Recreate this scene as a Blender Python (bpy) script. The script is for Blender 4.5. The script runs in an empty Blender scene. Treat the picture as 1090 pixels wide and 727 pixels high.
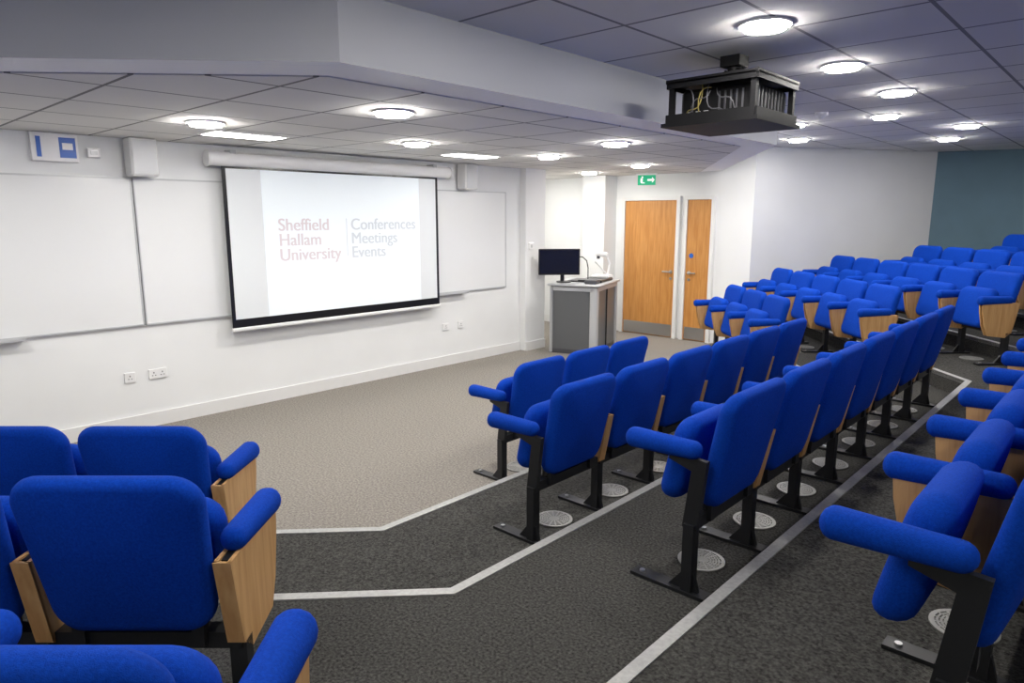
import bpy, bmesh, math, random
from mathutils import Vector, Matrix
random.seed(3)
scene = bpy.context.scene
try:
    scene.view_settings.view_transform = 'Standard'
    scene.view_settings.look = 'None'
except Exception as e:
    print(e)
PI = math.pi

# ------------------------------------------------------------ materials
def new_mat(name, col, rough=0.6, metal=0.0, noise=None, bump=None, emis=None, estr=0, spec=None, sheen=0):
    m = bpy.data.materials.new(name); m.use_nodes = True
    nt = m.node_tree; b = nt.nodes['Principled BSDF']
    b.inputs['Base Color'].default_value = (*col, 1)
    b.inputs['Roughness'].default_value = rough
    b.inputs['Metallic'].default_value = metal
    if spec is not None: b.inputs['Specular IOR Level'].default_value = spec
    if sheen: b.inputs['Sheen Weight'].default_value = sheen
    if emis:
        b.inputs['Emission Color'].default_value = (*emis, 1)
        b.inputs['Emission Strength'].default_value = estr
    tc = nt.nodes.new('ShaderNodeTexCoord')
    if noise:
        sc, amt, det = noise
        n = nt.nodes.new('ShaderNodeTexNoise'); n.inputs['Scale'].default_value = sc
        n.inputs['Detail'].default_value = det
        nt.links.new(tc.outputs['Object'], n.inputs['Vector'])
        r = nt.nodes.new('ShaderNodeValToRGB')
        r.color_ramp.elements[0].position = 0.3; r.color_ramp.elements[1].position = 0.7
        r.color_ramp.elements[0].color = (*[c*(1-amt) for c in col], 1)
        r.color_ramp.elements[1].color = (*[min(1, c*(1+amt)) for c in col], 1)
        nt.links.new(n.outputs['Fac'], r.inputs['Fac'])
        nt.links.new(r.outputs['Color'], b.inputs['Base Color'])
    if bump:
        sc, st = bump
        n2 = nt.nodes.new('ShaderNodeTexNoise'); n2.inputs['Scale'].default_value = sc
        n2.inputs['Detail'].default_value = 3
        nt.links.new(tc.outputs['Object'], n2.inputs['Vector'])
        bp = nt.nodes.new('ShaderNodeBump'); bp.inputs['Strength'].default_value = st
        bp.inputs['Distance'].default_value = 0.01
        nt.links.new(n2.outputs['Fac'], bp.inputs['Height'])
        nt.links.new(bp.outputs['Normal'], b.inputs['Normal'])
    return m

def tile_mat(name, col, line, bw=0.6, bh=0.6):
    m = new_mat(name, col, 0.9)
    nt = m.node_tree; b = nt.nodes['Principled BSDF']
    tc = nt.nodes.new('ShaderNodeTexCoord')
    br = nt.nodes.new('ShaderNodeTexBrick')
    br.offset = 0; br.squash = 1
    br.inputs['Scale'].default_value = 1
    br.inputs['Brick Width'].default_value = bw
    br.inputs['Row Height'].default_value = bh
    br.inputs['Mortar Size'].default_value = 0.010
    br.inputs['Mortar Smooth'].default_value = 0.0
    br.inputs['Color1'].default_value = (*col, 1)
    br.inputs['Color2'].default_value = (*[c*0.93 for c in col], 1)
    br.inputs['Mortar'].default_value = (*line, 1)
    nt.links.new(tc.outputs['Object'], br.inputs['Vector'])
    nt.links.new(br.outputs['Color'], b.inputs['Base Color'])
    return m

def wood_mat(name, c1, c2, axis_scale=(9, 9, 0.7)):
    m = new_mat(name, c1, 0.45)
    nt = m.node_tree; b = nt.nodes['Principled BSDF']
    tc = nt.nodes.new('ShaderNodeTexCoord')
    mp = nt.nodes.new('ShaderNodeMapping'); mp.inputs['Scale'].default_value = axis_scale
    n = nt.nodes.new('ShaderNodeTexNoise'); n.inputs['Scale'].default_value = 4; n.inputs['Detail'].default_value = 8
    n.inputs['Distortion'].default_value = 0.6
    r = nt.nodes.new('ShaderNodeValToRGB')
    r.color_ramp.elements[0].color = (*c1, 1); r.color_ramp.elements[0].position = 0.35
    r.color_ramp.elements[1].color = (*c2, 1); r.color_ramp.elements[1].position = 0.7
    nt.links.new(tc.outputs['Object'], mp.inputs['Vector'])
    nt.links.new(mp.outputs['Vector'], n.inputs['Vector'])
    nt.links.new(n.outputs['Fac'], r.inputs['Fac'])
    nt.links.new(r.outputs['Color'], b.inputs['Base Color'])
    return m

M = {}
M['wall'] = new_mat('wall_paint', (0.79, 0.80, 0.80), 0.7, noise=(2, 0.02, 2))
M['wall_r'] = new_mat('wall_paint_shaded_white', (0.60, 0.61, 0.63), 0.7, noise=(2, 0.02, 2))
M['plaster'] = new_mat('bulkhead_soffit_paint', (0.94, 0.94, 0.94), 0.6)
M['bulk'] = new_mat('bulkhead_paint_shaded', (0.44, 0.45, 0.48), 0.75)  # upright bulkhead face; its shade is darkened into the base colour
M['teal'] = new_mat('teal_paint', (0.095, 0.165, 0.215), 0.7, noise=(3, 0.05, 2))
M['tile_low'] = tile_mat('ceiling_tile_low', (0.76, 0.75, 0.72), (0.20, 0.20, 0.19))
M['tile_high'] = tile_mat('ceiling_tile_high', (0.76, 0.75, 0.72), (0.24, 0.24, 0.24))
M['carpet'] = new_mat('carpet_beige', (0.25, 0.23, 0.205), 0.95, noise=(70, 0.35, 6), bump=(200, 0.5), spec=0.1)
M['carpet_dark'] = new_mat('carpet_charcoal', (0.060, 0.059, 0.055), 0.95, noise=(90, 0.65, 6), bump=(200, 0.6), spec=0.1)
M['alu'] = new_mat('aluminium_nosing', (0.38, 0.38, 0.37), 0.5, 0.3, noise=(60, 0.12, 3))
M['blue'] = new_mat('blue_fabric', (0.002, 0.046, 0.38), 0.85, noise=(160, 0.18, 3), bump=(500, 0.25), spec=0.10)
M['black'] = new_mat('black_steel', (0.010, 0.011, 0.013), 0.45)
M['blackm'] = new_mat('black_matt_metal', (0.007, 0.007, 0.008), 0.6, spec=0.2)
M['blackp'] = new_mat('black_plastic', (0.008, 0.008, 0.009), 0.3)
M['glass'] = new_mat('smoked_panel', (0.12, 0.125, 0.13), 0.3)
M['screenglass'] = new_mat('monitor_glass', (0.01, 0.01, 0.012), 0.15)
M['birch'] = wood_mat('birch_plywood', (0.50, 0.27, 0.10), (0.64, 0.39, 0.17))
M['oak'] = wood_mat('oak_veneer', (0.46, 0.19, 0.04), (0.60, 0.29, 0.08))
M['white'] = new_mat('white_gloss', (0.8, 0.8, 0.8), 0.35)
M['silver'] = new_mat('lectern_silver', (0.50, 0.51, 0.53), 0.35, 0.35)
M['trimw'] = new_mat('skirting_white', (0.75, 0.75, 0.74), 0.45)
M['board'] = new_mat('whiteboard_enamel', (0.78, 0.79, 0.79), 0.25)
M['greyl'] = new_mat('light_grey_metal', (0.52, 0.53, 0.54), 0.4, 0.2)
M['greyd'] = new_mat('dark_grey_metal', (0.10, 0.10, 0.11), 0.4, 0.5)
M['steel'] = new_mat('brushed_steel', (0.5, 0.5, 0.5), 0.3, 0.9)
M['lamp'] = new_mat('lamp_diffuser_low', (1, 1, 1), 0.5, emis=(1, 0.965, 0.91), estr=185)
M['lamp2'] = new_mat('lamp_diffuser_high', (1, 1, 1), 0.5, emis=(1, 0.965, 0.91), estr=140)
M['panel'] = new_mat('panel_diffuser', (1, 1, 1), 0.5, emis=(1, 0.97, 0.93), estr=14)
M['screen'] = new_mat('projection_fabric', (0.72, 0.75, 0.77), 0.8)
M['slide'] = new_mat('projected_slide', (0.78, 0.83, 0.86), 0.8, emis=(0.80, 0.90, 1.0), estr=0.15)
M['pink'] = new_mat('slide_text_red', (0.62, 0.57, 0.60), 0.8, emis=(0.8, 0.76, 0.80), estr=0.12)
M['greyt'] = new_mat('slide_text_grey', (0.57, 0.61, 0.65), 0.8, emis=(0.68, 0.75, 0.80), estr=0.12)
M['green'] = new_mat('exit_green', (0.0, 0.30, 0.13), 0.4, emis=(0.0, 0.6, 0.3), estr=0.35)
M['signw'] = new_mat('sign_white', (0.9, 0.9, 0.9), 0.4, emis=(0.9, 1, 0.95), estr=0.5)
M['signb'] = new_mat('sign_blue', (0.02, 0.12, 0.5), 0.4)
M['yellow'] = new_mat('yellow_cable', (0.25, 0.20, 0.05), 0.5)
M['ventdark'] = new_mat('vent_dark', (0.13, 0.13, 0.125), 0.5, 0.3)
M['vent'] = new_mat('vent_ring', (0.30, 0.30, 0.285), 0.4, 0.3)

# ------------------------------------------------------------ mesh builder
class MB:
    def __init__(s): s.v = []; s.f = []; s.m = []; s.sm = []; s.mats = []
    def mi(s, mat):
        if mat not in s.mats: s.mats.append(mat)
        return s.mats.index(mat)
    def add(s, verts, faces, mat, smooth=False, xf=None):
        o = len(s.v); i = s.mi(mat)
        s.v += [tuple(xf(*p)) if xf else tuple(p) for p in verts]
        for f in faces:
            s.f.append([o + k for k in f]); s.m.append(i); s.sm.append(smooth)
    def box(s, c, d, mat, xf=None, b=0.0):
        cx, cy, cz = c; hx, hy, hz = d[0]/2, d[1]/2, d[2]/2
        if b > 0:
            vs = []; bm = bmesh.new()
            for sx in (-1, 1):
                for sy in (-1, 1):
                    for sz in (-1, 1):
                        vs.append((cx+sx*(hx-b), cy+sy*(hy-b), cz+sz*hz))
                        vs.append((cx+sx*(hx-b), cy+sy*hy, cz+sz*(hz-b)))
                        vs.append((cx+sx*hx, cy+sy*(hy-b), cz+sz*(hz-b)))
            bv = [bm.verts.new(p) for p in vs]
            bmesh.ops.convex_hull(bm, input=bv)
            bm.verts.index_update()
            V = [tuple(v.co) for v in bm.verts]; Fc = [[v.index for v in f.verts] for f in bm.faces]
            bm.free(); s.add(V, Fc, mat, False, xf); return
        V = [(cx+a*hx, cy+b_*hy, cz+c_*hz) for a in (-1, 1) for b_ in (-1, 1) for c_ in (-1, 1)]
        Fc = [(0, 1, 3, 2), (4, 6, 7, 5), (0, 4, 5, 1), (2, 3, 7, 6), (0, 2, 6, 4), (1, 5, 7, 3)]
        s.add(V, Fc, mat, False, xf)
    def prism(s, poly, z0, z1, mat, side=None, xf=None):
        n = len(poly)
        V = [(x, y, z0) for x, y in poly] + [(x, y, z1) for x, y in poly]
        s.add(V, [list(range(n))[::-1], list(range(n, 2*n))], mat, False, xf)
        s.add(V, [(i, (i+1) % n, n+(i+1) % n, n+i) for i in range(n)], side or mat, False, xf)
    def cyl(s, p0, p1, r, mat, n=20, r1=None, caps=True):
        p0 = Vector(p0); p1 = Vector(p1); r1 = r if r1 is None else r1
        ax = (p1-p0).normalized(); q = ax.to_track_quat('Z', 'Y').to_matrix()
        V = []
        for p, rr in ((p0, r), (p1, r1)):
            for i in range(n):
                a = 2*PI*i/n; V.append(tuple(p + q @ Vector((rr*math.cos(a), rr*math.sin(a), 0))))
        s.add(V, [(i, (i+1) % n, n+(i+1) % n, n+i) for i in range(n)], mat, True)
        if caps: s.add(V, [list(range(n))[::-1], list(range(n, 2*n))], mat)
    def tube(s, pts, r, mat, n=8):
        for a, b in zip(pts[:-1], pts[1:]): s.cyl(a, b, r, mat, n)
    def pad(s, w, h, t, rc, re, dome, mat, xf, n=6):
        def rr(hw, hh, r):
            r = min(r, hw, hh); P = []
            for cx, cz, a0 in ((hw-r, hh-r, 0), (-hw+r, hh-r, 90), (-hw+r, -hh+r, 180), (hw-r, -hh+r, 270)):
                for i in range(n+1):
                    a = math.radians(a0+90*i/n); P.append((cx+r*math.cos(a), cz+r*math.sin(a)))
            return P
        rings = []
        ks = (0.12, 0.35, 0.6, 0.82)
        for k in ks:
            rings.append([(x*k, -(t/2+dome*(1-k*k)), z*k) for x, z in rr(w/2-re, h/2-re, max(rc-re, .008))])
        for j in range(9):
            ph = -PI/2+PI*j/8; ins = re*(1-math.cos(ph)); y = t/2*math.sin(ph)
            rings.append([(x, y, z) for x, z in rr(w/2-ins, h/2-ins, max(rc-ins, .008))])
        for k in reversed(ks):
            rings.append([(x*k, (t/2+dome*(1-k*k)), z*k) for x, z in rr(w/2-re, h/2-re, max(rc-re, .008))])
        N = 4*(n+1); V = [p for R in rings for p in R]; Fc = []
        for j in range(len(rings)-1):
            for i in range(N):
                a = j*N+i; b = j*N+(i+1) % N; Fc.append((a, b, b+N, a+N))
        Fc.append(list(range(N))[::-1]); L = (len(rings)-1)*N; Fc.append(list(range(L, L+N)))
        s.add(V, Fc, mat, True, xf)
    def mesh(s, name):
        me = bpy.data.meshes.new(name); me.from_pydata(s.v, [], s.f)
        for m in s.mats: me.materials.append(m)
        for i, p in enumerate(me.polygons):
            p.material_index = s.m[i]; p.use_smooth = s.sm[i]
        bm = bmesh.new(); bm.from_mesh(me); bmesh.ops.recalc_face_normals(bm, faces=bm.faces); bm.to_mesh(me); bm.free()
        me.update(); return me
    def obj(s, name, loc=(0, 0, 0), rz=0, parent=None):
        o = bpy.data.objects.new(name, s.mesh(name)); scene.collection.objects.link(o)
        o.location = loc; o.rotation_euler = (0, 0, rz)
        if parent: o.parent = parent
        return o

def inst(name, me, loc, rz=0):
    o = bpy.data.objects.new(name, me); scene.collection.objects.link(o)
    o.location = loc; o.rotation_euler = (0, 0, rz); return o
def empty(name, loc=(0, 0, 0), rz=0):
    e = bpy.data.objects.new(name, None); scene.collection.objects.link(e)
    e.location = loc; e.rotation_euler = (0, 0, rz); return e

# ------------------------------------------------------------ room
ZL, ZH = 2.44, 2.73
def wall(name, p0, p1, mat, z0=0, z1=ZH, th=0.12):
    dx, dy = p1[0]-p0[0], p1[1]-p0[1]; L = math.hypot(dx, dy); nx, ny = dy/L*th, -dx/L*th
    b = MB(); b.prism([p0, p1, (p1[0]+nx, p1[1]+ny), (p0[0]+nx, p0[1]+ny)], z0, z1, mat); return b.obj(name)
W = M['wall']
wall('wall_left', (0, -6), (0, 7.25), W, th=-0.12)
wall('wall_alcove_side', (-2.2, 7.25), (-0.12, 7.25), W, th=0.12)
wall('wall_alcove', (-2.2, 7.25), (-2.2, 9.14), W, th=-0.12)
wall('wall_far', (-2.2, 9.14), (2.2, 9.14), W, th=-0.12)
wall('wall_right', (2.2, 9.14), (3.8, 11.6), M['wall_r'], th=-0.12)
wall('wall_back', (3.8, 11.6), (9.5, 13.7), M['teal'], th=-0.12)
wall('wall_rear', (9.5, 13.7), (9.5, -6), W, th=-0.12)
wall('wall_near', (9.5, -6), (0, -6), W, th=-0.12)
b = MB(); b.box((0.05, 7.05, ZL/2), (0.10, 0.40, ZL), W); b.obj('wall_column_left')
b = MB(); b.box((-0.24, 8.98, ZL/2), (0.42, 0.32, ZL), W); b.obj('wall_column_far')

b = MB(); b.prism([(-2.3, -6.1), (9.6, -6.1), (9.6, 13.9), (3.6, 11.9), (2.0, 9.3), (-2.3, 9.3)], -0.12, 0, M['carpet']); b.obj('floor')
tierX = [3.37, 4.30, 5.22, 6.15, 7.08]; tierYL = [2.04, 1.71, 1.38, 1.05, 0.72]
tb = MB(); nb = MB()
def strip(poly, w, z, bld, mat, th=0.006):
    P = [Vector(p) for p in poly]; out = []
    for i, p in enumerate(P):
        ns = []
        if i > 0: d = (P[i]-P[i-1]).normalized(); ns.append(Vector((d.y, -d.x)))
        if i < len(P)-1: d = (P[i+1]-P[i]).normalized(); ns.append(Vector((d.y, -d.x)))
        n = sum(ns, Vector((0, 0))).normalized(); k = 1/max(0.3, n.dot(ns[0]))
        out.append(p+n*w*k)
    for i in range(len(P)-1):
        a, b_, c, d = P[i], P[i+1], out[i+1], out[i]
        bld.prism([tuple(a), tuple(b_), tuple(c), tuple(d)], z, z+th, mat)
for k in range(5):
    X = tierX[k]; YL = tierYL[k]; YR = 8.04-YL; h = 0.15*(k+1)
    ux, uy = 0.687, 0.727
    left = (0.0, YL-uy*X/ux)
    if left[1] < -6: t = (YL+6)/uy; left = (X-ux*t, -6.0)
    line = [left, (X, YL), (X, YR)]
    clampX = {0: 2.10, 1: 2.15}.get(k)
    back = [(3.8, 11.6), (9.5, 13.7), (9.5, -6)]
    if clampX:
        t = (X-clampX)/ux; line.append((clampX, YR+uy*t)); line.append((clampX, 9.14)); poly = line+[(2.2, 9.14)]+back
    else:
        t = (X-2.2+0.65*(9.14-YR))/(ux+0.65*uy); line.append((X-ux*t, YR+uy*t)); poly = line+back
    if left[1] > -5.99: poly.append((0.0, -6.0))
    tb.prism(poly, h-0.15, h, M['carpet_dark'])
    sl = line
    if k == 0: sl = line[:3]+[(X-ux*0.5, YR+uy*0.5)]
    if k == 1: sl = line[:4]
    strip(sl, 0.046, h, nb, M['alu'])
    strip(sl, 0.006, h-0.03, nb, M['alu'], 0.03)
tb.obj('floor_tiers')
nb.obj('trim_step_nosing')

# ceilings
low = [(0, -2.14), (3.65, 1.72), (3.65, 6.26), (1.7, 9.14), (-2.2, 9.14), (-2.2, 7.25), (0, 7.25)]
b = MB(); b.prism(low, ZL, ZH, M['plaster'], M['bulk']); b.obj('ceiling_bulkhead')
inner = [(0, -1.73), (3.37, 1.84), (3.37, 6.14), (1.38, 9.14), (-2.2, 9.14), (-2.2, 7.25), (0, 7.25)]
b = MB(); b.prism(inner, ZL-0.006, ZL, M['tile_low']); b.obj('ceiling_low')
b = MB(); b.prism([(-2.3, -6.1), (9.6, -6.1), (9.6, 13.9), (3.6, 11.9), (2.0, 9.3), (-2.3, 9.3)], ZH, ZH+0.1, M['tile_high']); b.obj('ceiling')

# skirting
b = MB(); b.box((0.009, 0.42, 0.06), (0.018, 12.84, 0.12), M['trimw']); b.box((0.109, 7.05, 0.06), (0.018, 0.40, 0.12), M['trimw']); b.obj('baseboard_left')
b = MB(); b.box((-1.3, 9.131, 0.06), (1.7, 0.018, 0.12), M['trimw']); b.obj('baseboard_far')

# lamps
def lampmesh(m):
    lb = MB()
    lb.cyl((0, 0, 0), (0, 0, -0.012), 0.125, M['white'], 40)
    lb.cyl((0, 0, -0.012), (0, 0, -0.028), 0.102, m, 40, 0.098)
    return lb.mesh('ceiling_light')
lamp_lo = lampmesh(M['lamp']); lamp_hi = lampmesh(M['lamp2'])
hi = [(4.72, 3.44), (4.69, 4.67), (4.69, 5.89), (4.27, 7.19), (3.42, 7.21), (2.94, 8.61), (2.75, 7.75), (4.69, 8.49), (4.29, 9.73), (4.7, 2.2), (4.7, 0.9), (4.7, -0.6), (3.0, -1.2),
      (7.2, -3), (7.2, -0.6), (7.2, 1.8), (7.2, 4.2), (7.2, 6.6), (7.2, 9.0), (6.2, 11.0), (4.5, -3.5), (2.0, -3.5)]
lo = [(1.45, 2.10), (1.48, 3.9), (1.5, 5.65), (1.5, 7.39), (0.2, 8.1), (2.76, 2.67), (2.74, 5.06), (1.45, 0.3), (-1.0, 8.1)]
for x, y in hi: inst('ceiling_light', lamp_hi, (x, y, ZH))
for x, y in lo: inst('ceiling_light', lamp_lo, (x, y, ZL-0.006))
pb = MB(); pb.box((0, 0, -0.004), (0.30, 0.60, 0.008), M['white']); pb.box((0, 0, -0.009), (0.26, 0.56, 0.004), M['panel'])
pme = pb.mesh('ceiling_panel_light')
for y in (0.3, 2.63, 5.07): inst('ceiling_panel_light', pme, (0.92, y, ZL-0.006))

# ------------------------------------------------------------ whiteboards
for (y0, y1) in ((-0.4, 2.075), (2.085, 4.31), (4.32, 6.55)):
    b = MB(); ym = (y0+y1)/2; w = y1-y0
    b.box((0.012, ym, 1.508), (0.02, w-0.01, 1.21), M['board'])
    for z in (0.90, 2.115): b.box((0.014, ym, z), (0.026, w, 0.014), M['greyl'])
    for y in (y0+0.006, y1-0.006): b.box((0.014, y, 1.508), (0.026, 0.010, 1.22), M['greyl'])
    b.box((0.055, ym, 0.885), (0.07, 0.75, 0.010), M['greyl']); b.box((0.088, ym, 0.893), (0.006, 0.75, 0.016), M['greyl'])
    b.obj('whiteboard')

# ------------------------------------------------------------ projection screen
e = empty('projection_screen', (0.12, 4.04, 0))
b = MB()
b.cyl((0, -1.36, 2.31), (0, 1.43, 2.31), 0.062, M['white'], 28)
for y in (-1.38, 1.43): b.cyl((0, y, 2.31), (0, y+0.02, 2.31), 0.07, M['trimw'], 28)
b.box((-0.02, -1.15, 2.36), (0.12, 0.05, 0.06), M['greyl']); b.box((-0.02, 1.2, 2.36), (0.12, 0.05, 0.06), M['greyl'])
b.obj('housing', parent=e)
y0, y1, z0, z1 = -1.25, 1.26, 0.79, 2.25
b = MB(); b.box((0, 0.005, (z0+z1)/2), (0.006, y1-y0, z1-z0), M['blackp']); b.obj('border', parent=e)
b = MB(); b.box((0.004, 0.005, (z0+z1)/2+0.03), (0.004, y1-y0-0.07, z1-z0-0.10), M['screen']); b.obj('fabric', parent=e)
b = MB(); b.box((0.007, 0.045, (z0+z1)/2+0.03), (0.002, 1.87, z1-z0-0.10), M['slide']); b.obj('slide', parent=e)
b = MB(); b.box((0, 0.005, 0.775), (0.035, 2.53, 0.035), M['white'], b=0.008); b.obj('bottom_bar', parent=e)
def text(body, y, z, size, mat, nm):
    c = bpy.data.curves.new('t', 'FONT'); c.body = body; c.size = size; c.offset = 0.0; c.extrude = 0
    c.space_line = 0.86
    o = bpy.data.objects.new('tmp', c); scene.collection.objects.link(o)
    bpy.context.view_layer.update()
    me = bpy.data.meshes.new_from_object(o.evaluated_get(bpy.context.evaluated_depsgraph_get()))
    bpy.data.objects.remove(o)
    # two slightly shifted copies thicken the strokes into a bold face
    bm = bmesh.new(); bm.from_mesh(me)
    g = bmesh.ops.duplicate(bm, geom=bm.verts[:]+bm.edges[:]+bm.faces[:])
    for v in g['geom']:
        if isinstance(v, bmesh.types.BMVert): v.co.x += 0.007; v.co.z += 0.0008
    bm.to_mesh(me); bm.free()
    for v in me.vertices: v.co = Vector((0.0095+v.co.z, y-4.04+v.co.x, z+v.co.y))
    me.materials.clear(); me.materials.append(mat)
    o = bpy.data.objects.new(nm, me); scene.collection.objects.link(o); o.parent = e
text('Sheffield\nHallam\nUniversity', 3.29, 1.675, 0.166, M['pink'], 'slide_text_left')
text('Conferences\nMeetings\nEvents', 4.10, 1.675, 0.166, M['greyt'], 'slide_text_right')
b = MB(); b.box((0.009, 0.015, 1.60), (0.002, 0.006, 0.38), M['greyt']); b.obj('slide_rule', parent=e)

# ------------------------------------------------------------ wall fittings
def speaker(y, w):
    b = MB(); b.box((0.11, y, 2.28), (0.16, w, 0.30), M['trimw'], b=0.012); b.box((0.192, y, 2.28), (0.006, w-0.03, 0.27), M['greyl'])
    b.box((0.015, y, 2.28), (0.03, 0.08, 0.12), M['greyl']); b.obj('wall_speaker')
speaker(2.14, 0.21); speaker(5.79, 0.2)
b = MB(); b.box((0.02, 1.555, 2.325), (0.04, 0.31, 0.21), M['white'], b=0.004)
b.box((0.042, 1.64, 2.325), (0.004, 0.11, 0.15), M['signb']); b.box((0.042, 1.45, 2.325), (0.004, 0.03, 0.15), M['signb'])
b.box((0.045, 1.64, 2.335), (0.002, 0.07, 0.05), M['white']); b.obj('wall_notice')
b = MB(); b.box((0.02, 1.82, 2.30), (0.04, 0.09, 0.07), M['white'], b=0.004); b.box((0.042, 1.82, 2.30), (0.004, 0.05, 0.03), M['greyl']); b.obj('wall_control_box')
def socket(y, z, w):
    b = MB(); b.box((0.008, y, z), (0.016, w, 0.086), M['white'], b=0.003)
    n = 2 if w > 0.1 else 1
    for i in range(n):
        yy = y+(i-(n-1)/2)*0.07
        b.box((0.017, yy, z+0.012), (0.002, 0.008, 0.012), M['greyd']); b.box((0.017, yy-0.012, z-0.012), (0.002, 0.01, 0.006), M['greyd']); b.box((0.017, yy+0.012, z-0.012), (0.002, 0.01, 0.006), M['greyd'])
    b.obj('wall_socket')
socket(1.92, 0.46, 0.086); socket(2.146, 0.46, 0.15); socket(5.49, 0.48, 0.1); socket(5.74, 0.48, 0.086)
b = MB(); b.box((0.11, 6.95, 1.42), (0.02, 0.09, 0.09), M['white'], b=0.003); b.box((0.122, 6.95, 1.42), (0.004, 0.03, 0.04), M['greyl']); b.obj('light_switch')

# ------------------------------------------------------------ doors
def door(name, x0, x1, handle):
    yw = 9.14; e = empty(name, ((x0+x1)/2, yw, 0)); w = x1-x0
    b = MB(); b.box((0, -0.020, 1.03), (w, 0.04, 2.04), M['oak']); b.obj('leaf', parent=e)
    f = MB()
    for sx in (-1, 1): f.box((sx*(w/2+0.03), -0.03, 1.025), (0.055, 0.06, 2.05), M['trimw'])
    f.box((0, -0.03, 2.08), (w+0.115, 0.06, 0.055), M['trimw']); f.obj('frame', parent=e)
    k = MB(); k.box((0, -0.043, 0.11), (w-0.04, 0.004, 0.18), M['steel'])
    hx = handle*(w/2-0.06)
    k.cyl((hx, -0.04, 1.0), (hx, -0.09, 1.0), 0.011, M['steel'], 12)
    k.cyl((hx, -0.085, 1.0), (hx-handle*0.12, -0.085, 1.0), 0.011, M['steel'], 12)
    k.cyl((hx, -0.04, 1.0), (hx, -0.048, 1.0), 0.028, M['steel'], 20)
    k.cyl((hx, -0.04, 0.9), (hx, -0.046, 0.9), 0.022, M['steel'], 20)
    if w < 0.6: k.cyl((-0.1, -0.04, 1.25), (-0.1, -0.045, 1.25), 0.035, M['signb'], 20)
    k.obj('fittings', parent=e)
door('door_1', 0.17, 1.06, 1)
door('door_2', 1.24, 1.61, -1)
e = empty('exit_sign', (0.83, 8.62, 0), 0.35)
b = MB(); b.box((0, 0, 2.325), (0.25, 0.03, 0.14), M['green']); b.box((0, 0, 2.405), (0.29, 0.05, 0.025), M['white'])
b.cyl((0, 0, 2.41), (0, 0, 2.434), 0.01, M['white'])
b.box((0.05, -0.017, 2.325), (0.07, 0.004, 0.025), M['signw'])
b.add([(0.08, -0.018, 2.365), (0.08, -0.018, 2.285), (0.115, -0.018, 2.325)], [(0, 1, 2)], M['signw'])
b.box((-0.07, -0.017, 2.32), (0.03, 0.004, 0.06), M['signw']); b.cyl((-0.06, -0.015, 2.365), (-0.06, -0.019, 2.365), 0.013, M['signw'])
b.box((-0.05, -0.017, 2.285), (0.05, 0.004, 0.012), M['signw'])
b.obj('panel', parent=e)

b = MB(); b.cyl((3.9, 6.6, ZH), (3.9, 6.6, ZH-0.03), 0.055, M['white'], 24); b.cyl((3.9, 6.6, ZH-0.03), (3.9, 6.6, ZH-0.055), 0.04, M['white'], 24, 0.02); b.obj('smoke_detector')

# ------------------------------------------------------------ projector
e = empty('ceiling_projector', (4.30, 4.0, 0)); b = MB(); K = M['blackm']
b.box((0, 0, 2.70), (0.12, 0.12, 0.06), K); b.cyl((0, 0, 2.72), (0, 0, 2.57), 0.035, K)
b.cyl((0.05, -0.02, 2.66), (0.08, -0.02, 2.58), 0.018, K); b.cyl((-0.05, 0.02, 2.66), (-0.08, 0.02, 2.58), 0.018, K)
a, c = 0.27, 0.28
b.box((0, 0, 2.580), (2*a+.02, 2*c+.02, 0.022), K); b.box((0, 0, 2.335), (2*a+.05, 2*c+.05, 0.022), K)
for sx in (-1, 1):
    for sy in (-1, 1): b.box((sx*(a-.02), sy*(c-.02), 2.455), (0.03, 0.03, 0.24), K)
for sx in (-1, 1):
    b.box((sx*(a+.005), 0, 2.37), (0.01, 2*c, 0.05), K); b.box((0, sx*(c+.005), 2.37), (2*a, 0.01, 0.05), K)
    b.box((sx*(a+.005), 0, 2.56), (0.01, 2*c, 0.035), K); b.box((0, sx*(c+.005), 2.56), (2*a, 0.01, 0.035), K)
b.obj('cage', parent=e)
b = MB(); b.box((0, 0.02, 2.445), (0.46, 0.44, 0.19), M['blackm'], b=0.02)
b.cyl((-0.23, 0.02, 2.435), (-0.28, 0.02, 2.435), 0.06, M['blackp'], 24, 0.05)
for i in range(9): b.box((0.232, -0.16+i*0.045, 2.45), (0.008, 0.010, 0.14), M['greyd'])
for i in range(5): b.box((0.02+i*0.035, -0.202, 2.45), (0.010, 0.008, 0.12), M['greyd'])
for i in range(3): b.box((-0.16+i*0.05, -0.204, 2.40), (0.028, 0.008, 0.022), M['greyl'])
b.obj('body', parent=e)
b = MB()
for i in range(6):
    x0 = -0.18+0.05*i; pts = []
    for j in range(9):
        t = j/8; pts.append((x0+0.06*math.sin(3*t+i), -0.225-0.02*math.sin(PI*t), 2.54-0.17*t+0.03*math.sin(6*t+i*2)))
    b.tube(pts, 0.0035, M['yellow'] if i in (1, 3) else M['greyd'])
b.obj('cables', parent=e)

# ------------------------------------------------------------ lectern
ang = math.atan2(0.326, 0.945)
e = empty('lectern', (0.555, 7.57, 0), ang)
b = MB(); hw, hd = 0.33, 0.50
S = M['silver']
b.box((0, 0, 0.03), (2*hw-0.04, 2*hd-0.04, 0.06), M['greyd'])
b.box((0, 0, 0.46), (2*hw-0.05, 2*hd-0.05, 0.84), M['glass'])
for sx, sy, wd in ((1, -1, 0.10), (1, 1, 0.05), (-1, -1, 0.04), (-1, 1, 0.05)):
    b.box((sx*(hw-wd/2), sy*(hd-wd/2), 0.45), (wd, wd, 0.9), S if wd < 0.1 else M['greyl'], b=0.012)
b.box((hw-0.015, 0, 0.87), (0.03, 2*hd-.1, 0.05), S); b.box((0, -hd+0.015, 0.87), (2*hw-.1, 0.03, 0.05), S)
b.box((-hw+0.015, 0, 0.45), (0.03, 2*hd-.1, 0.88), S)
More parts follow.
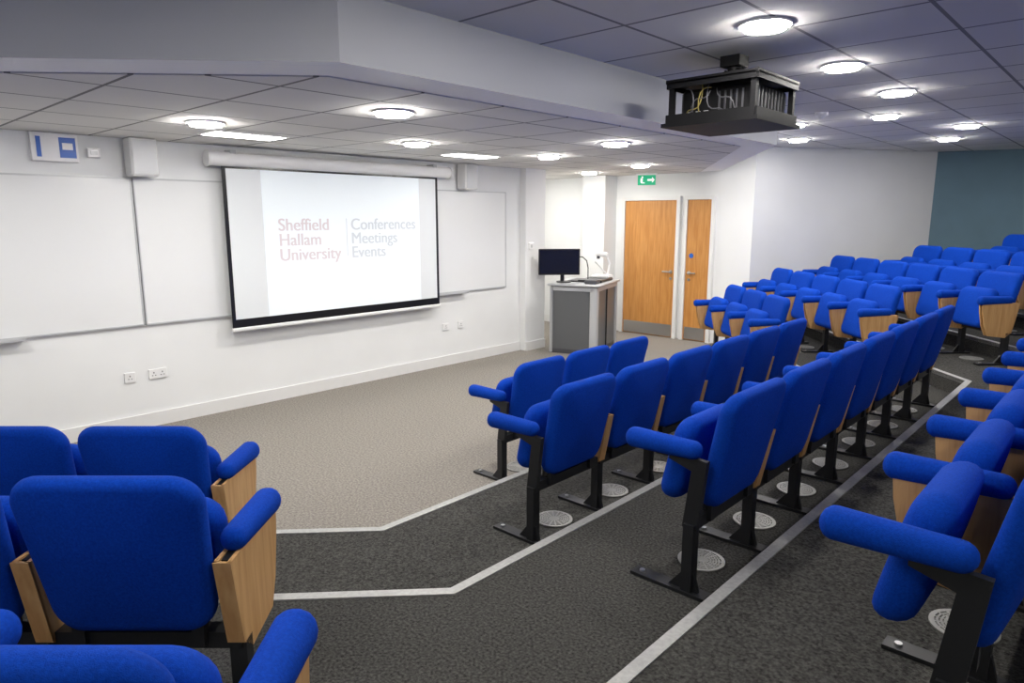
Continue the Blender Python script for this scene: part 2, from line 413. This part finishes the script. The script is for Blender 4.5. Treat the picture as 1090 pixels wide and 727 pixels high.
b.box((hw-0.018, 0.02, 0.45), (0.016, 0.008, 0.78), M['black'])
b.obj('cabinet', parent=e)
b = MB(); b.pad(2*hw+0.08, 2*hd+0.06, 0.03, 0.06, 0.012, 0, S, lambda x, y, z: (x, z, y+0.92))
b.box((0.12, 0.1, 0.95), (0.34, 0.55, 0.035), M['blackp'], b=0.008)
b.box((-0.12, 0.05, 0.945), (0.16, 0.42, 0.018), M['blackp'], b=0.005)
b.box((0.2, -0.3, 0.96), (0.16, 0.2, 0.05), M['greyd'], b=0.01)
b.obj('desk_top', parent=e)
b = MB()
def mx(x, y, z):
    a = math.radians(28); return (-0.27+x*math.cos(a)-y*math.sin(a), -0.30+x*math.sin(a)+y*math.cos(a), z+1.21)
b.box((0, 0, 0), (0.56, 0.035, 0.35), M['blackp'], mx, 0.008); b.box((0, -0.019, 0.005), (0.53, 0.003, 0.31), M['screenglass'], mx)
b.box((0, 0.03, -0.02), (0.2, 0.04, 0.16), M['blackp'], mx, 0.01)
b.box((0.05, 0.05, -0.15), (0.05, 0.03, 0.24), M['blackp'], mx); b.cyl((-0.22, -0.25, 0.935), (-0.22, -0.25, 0.95), 0.1, M['blackp'])
b.obj('monitor', parent=e)
b = MB(); pts = [(0.05, -0.02, 0.95), (0.05, -0.02, 1.12), (0.03, -0.03, 1.22), (-0.02, -0.06, 1.27), (-0.06, -0.09, 1.27)]
b.tube(pts, 0.007, M['blackp']); b.cyl(pts[-1], (-0.11, -0.12, 1.25), 0.015, M['blackp'], 12); b.cyl((0.05, -0.02, 0.94), (0.05, -0.02, 0.96), 0.03, M['blackp'])
b.obj('gooseneck_microphone', parent=e)
b = MB(); b.box((0.15, 0.32, 0.985), (0.26, 0.22, 0.04), M['white'], b=0.012)
b.tube([(0.22, 0.36, 1.0), (0.24, 0.38, 1.16), (0.2, 0.34, 1.28)], 0.018, M['white'], 12)
b.box((0.15, 0.30, 1.29), (0.16, 0.08, 0.06), M['white'], b=0.015); b.cyl((0.10, 0.28, 1.27), (0.10, 0.28, 1.23), 0.022, M['greyd'])
b.tube([(0.2, 0.36, 1.02), (0.06, 0.40, 1.14), (0.02, 0.38, 1.18)], 0.008, M['greyl'])
b.obj('document_camera', parent=e)

# ------------------------------------------------------------ auditorium chairs
K = M['black']
P = 0.55
def chair_mesh(name, plus=None):
    b = MB(); B = M['blue']; K = M['black']
    h = 0.50
    def backxf(x, y, z):
        u = (z+h/2)/h
        wf = 0.88+0.12*min(1, u*1.5)
        x2 = x*wf
        return (x2, y - 0.30*x2*x2 + 0.035+0.11*u, z+0.34+h/2)
    b.pad(0.505, h, 0.075, 0.085, 0.034, 0.012, B, backxf, 7)
    hs = 0.37
    def seatxf(x, y, z):
        u = (z+hs/2)/hs
        return (x, y-0.155+0.085*u, z+0.325+hs/2)
    b.pad(0.43, hs, 0.105, 0.08, 0.045, 0.012, B, seatxf, 5)
    b.box((0, 0.0, 0.30), (P, 0.055, 0.05), K)
    b.box((0, 0.0, 0.345), (0.36, 0.03, 0.05), K)
    for sx in (-1, 1):
        b.box((sx*0.17, 0.035, 0.37), (0.035, 0.02, 0.16), K)
    def side(sx, wood):
        x = sx*P/2
        def axf(px, py, pz):
            v = (pz+0.17)/0.34   # 0 front .. 1 rear
            return (x+px*(1.10-0.16*v), pz-0.135, 0.604+py*(1.16-0.20*v)-0.006*(1-v))
        b.pad(0.080, 0.34, 0.072, 0.038, 0.032, 0.002, B, axf, 5)
        b.prism([(-0.03, 0.28), (0.035, 0.28), (0.065, 0.57), (-0.10, 0.58), (-0.10, 0.55), (0.0, 0.52)], x-0.012, x+0.012, K, xf=lambda a, c, z: (z, a, c))
        b.box((x, 0.005, 0.15), (0.05, 0.045, 0.30), K); b.box((x, -0.08, 0.008), (0.065, 0.34, 0.014), K)
        b.prism([(-0.08, 0.014), (0.05, 0.014), (0.03, 0.09), (-0.02, 0.09)], x-0.01, x+0.01, K, xf=lambda a, c, z: (z, a, c))
        b.cyl((x, -0.21, 0.015), (x, -0.21, 0.022), 0.012, M['steel'], 10)
        if wood:
            poly = [(-0.27, 0.575), (-0.262, 0.50), (-0.23, 0.36), (-0.19, 0.275), (-0.02, 0.255), (0.035, 0.30), (0.090, 0.575)]
            for off in (-0.019, 0.019):
                b.prism(poly, x+off-0.006, x+off+0.006, M['birch'], xf=lambda a, c, z: (z, a, c))
            b.prism([(0.028, 0.30), (0.038, 0.30), (0.093, 0.575), (0.083, 0.575)], x-0.025, x+0.025, M['birch'], xf=lambda a, c, z: (z, a, c))
    side(-1, True)
    if plus == 'plain': side(1, False)
    if plus == 'wood': side(1, True)
    return b.mesh(name)
base = chair_mesh('auditorium_chair'); endp = chair_mesh('auditorium_chair_end', 'plain'); endw = chair_mesh('auditorium_chair_endw', 'wood')

vb = MB(); vb.cyl((0, 0, 0), (0, 0, 0.004), 0.10, M['ventdark'], 32)
def annulus(b, r0, r1, z, mat, n=32):
    V = []
    for r in (r0, r1):
        for zz in (0.003, z): V += [(r*math.cos(2*PI*i/n), r*math.sin(2*PI*i/n), zz) for i in range(n)]
    Fc = []
    for i in range(n):
        j = (i+1) % n
        Fc += [(n+i, n+j, 3*n+j, 3*n+i), (i, j, n+j, n+i), (2*n+i, 2*n+j, 3*n+j, 3*n+i)]
    b.add(V, Fc, mat)
for r0, r1 in ((0.086, 0.102), (0.073, 0.080), (0.061, 0.068), (0.049, 0.056), (0.037, 0.044), (0.0, 0.030)): annulus(vb, r0, r1, 0.008, M['vent'])
for i in range(16):
    a = 2*PI*i/16; vb.box((0.055, 0, 0.005), (0.08, 0.007, 0.006), M['vent'], xf=lambda x, y, z, a=a: (x*math.cos(a)-y*math.sin(a), x*math.sin(a)+y*math.cos(a), z))
vent_me = vb.mesh('floor_air_vent')

def row(px, py, z, n, d, rz, first, last=None):
    for i in range(n):
        x = px+d[0]*(P/2+P*i); y = py+d[1]*(P/2+P*i)
        me = base
        if i == 0 and first: me = first
        if i == n-1 and last: me = last
        inst('auditorium_chair', me, (x, y, z+0.001), rz)
        fx, fy = math.sin(rz), -math.cos(rz)
        inst('floor_air_vent', vent_me, (x+fx*0.08, y+fy*0.08, z+0.001), rz)
for px, z, ys, n in ((3.12, 0, 3.24, 3), (4.07, .15, 2.48, 6), (5.02, .30, 2.35, 7), (6.01, .45, 1.72, 8), (6.94, .60, 1.9, 8)):
    row(px, ys, z, n, (0, 1), -PI/2, endp)
thL = math.atan2(-0.682, -0.731)
def dr(d, r): return (6.24-0.682*d+0.731*r, 0.731*d+0.682*r)
for d, r, z, n in ((2.72, -1.20, .15, 5), (1.81, -0.79, .30, 6), (0.87, -0.40, .45, 6)):
    x, y = dr(d, r); row(x, y, z, n, (-0.731, -0.682), thL, None, endp)
thR = math.atan2(-0.682, 0.731)
for x, y, z, n in ((3.54, 6.83, .15, 3), (4.45, 7.21, .30, 5), (5.33, 7.66, .45, 6), (6.24, 8.04, .60, 6), (7.15, 8.45, .75, 6)):
    row(x, y, z, n, (-0.731, 0.682), thR, endw)

# ------------------------------------------------------------ world and camera
w = bpy.data.worlds.new('world'); scene.world = w; w.use_nodes = True
w.node_tree.nodes['Background'].inputs[0].default_value = (0.02, 0.02, 0.025, 1)
cam = bpy.data.cameras.new('camera'); co = bpy.data.objects.new('camera', cam); scene.collection.objects.link(co)
cam.sensor_width = 36; cam.lens = 24.0; cam.clip_start = 0.05
co.location = (6.24, 0, 1.8); co.rotation_euler = (math.radians(90-10.3), 0, math.radians(43))
scene.camera = co
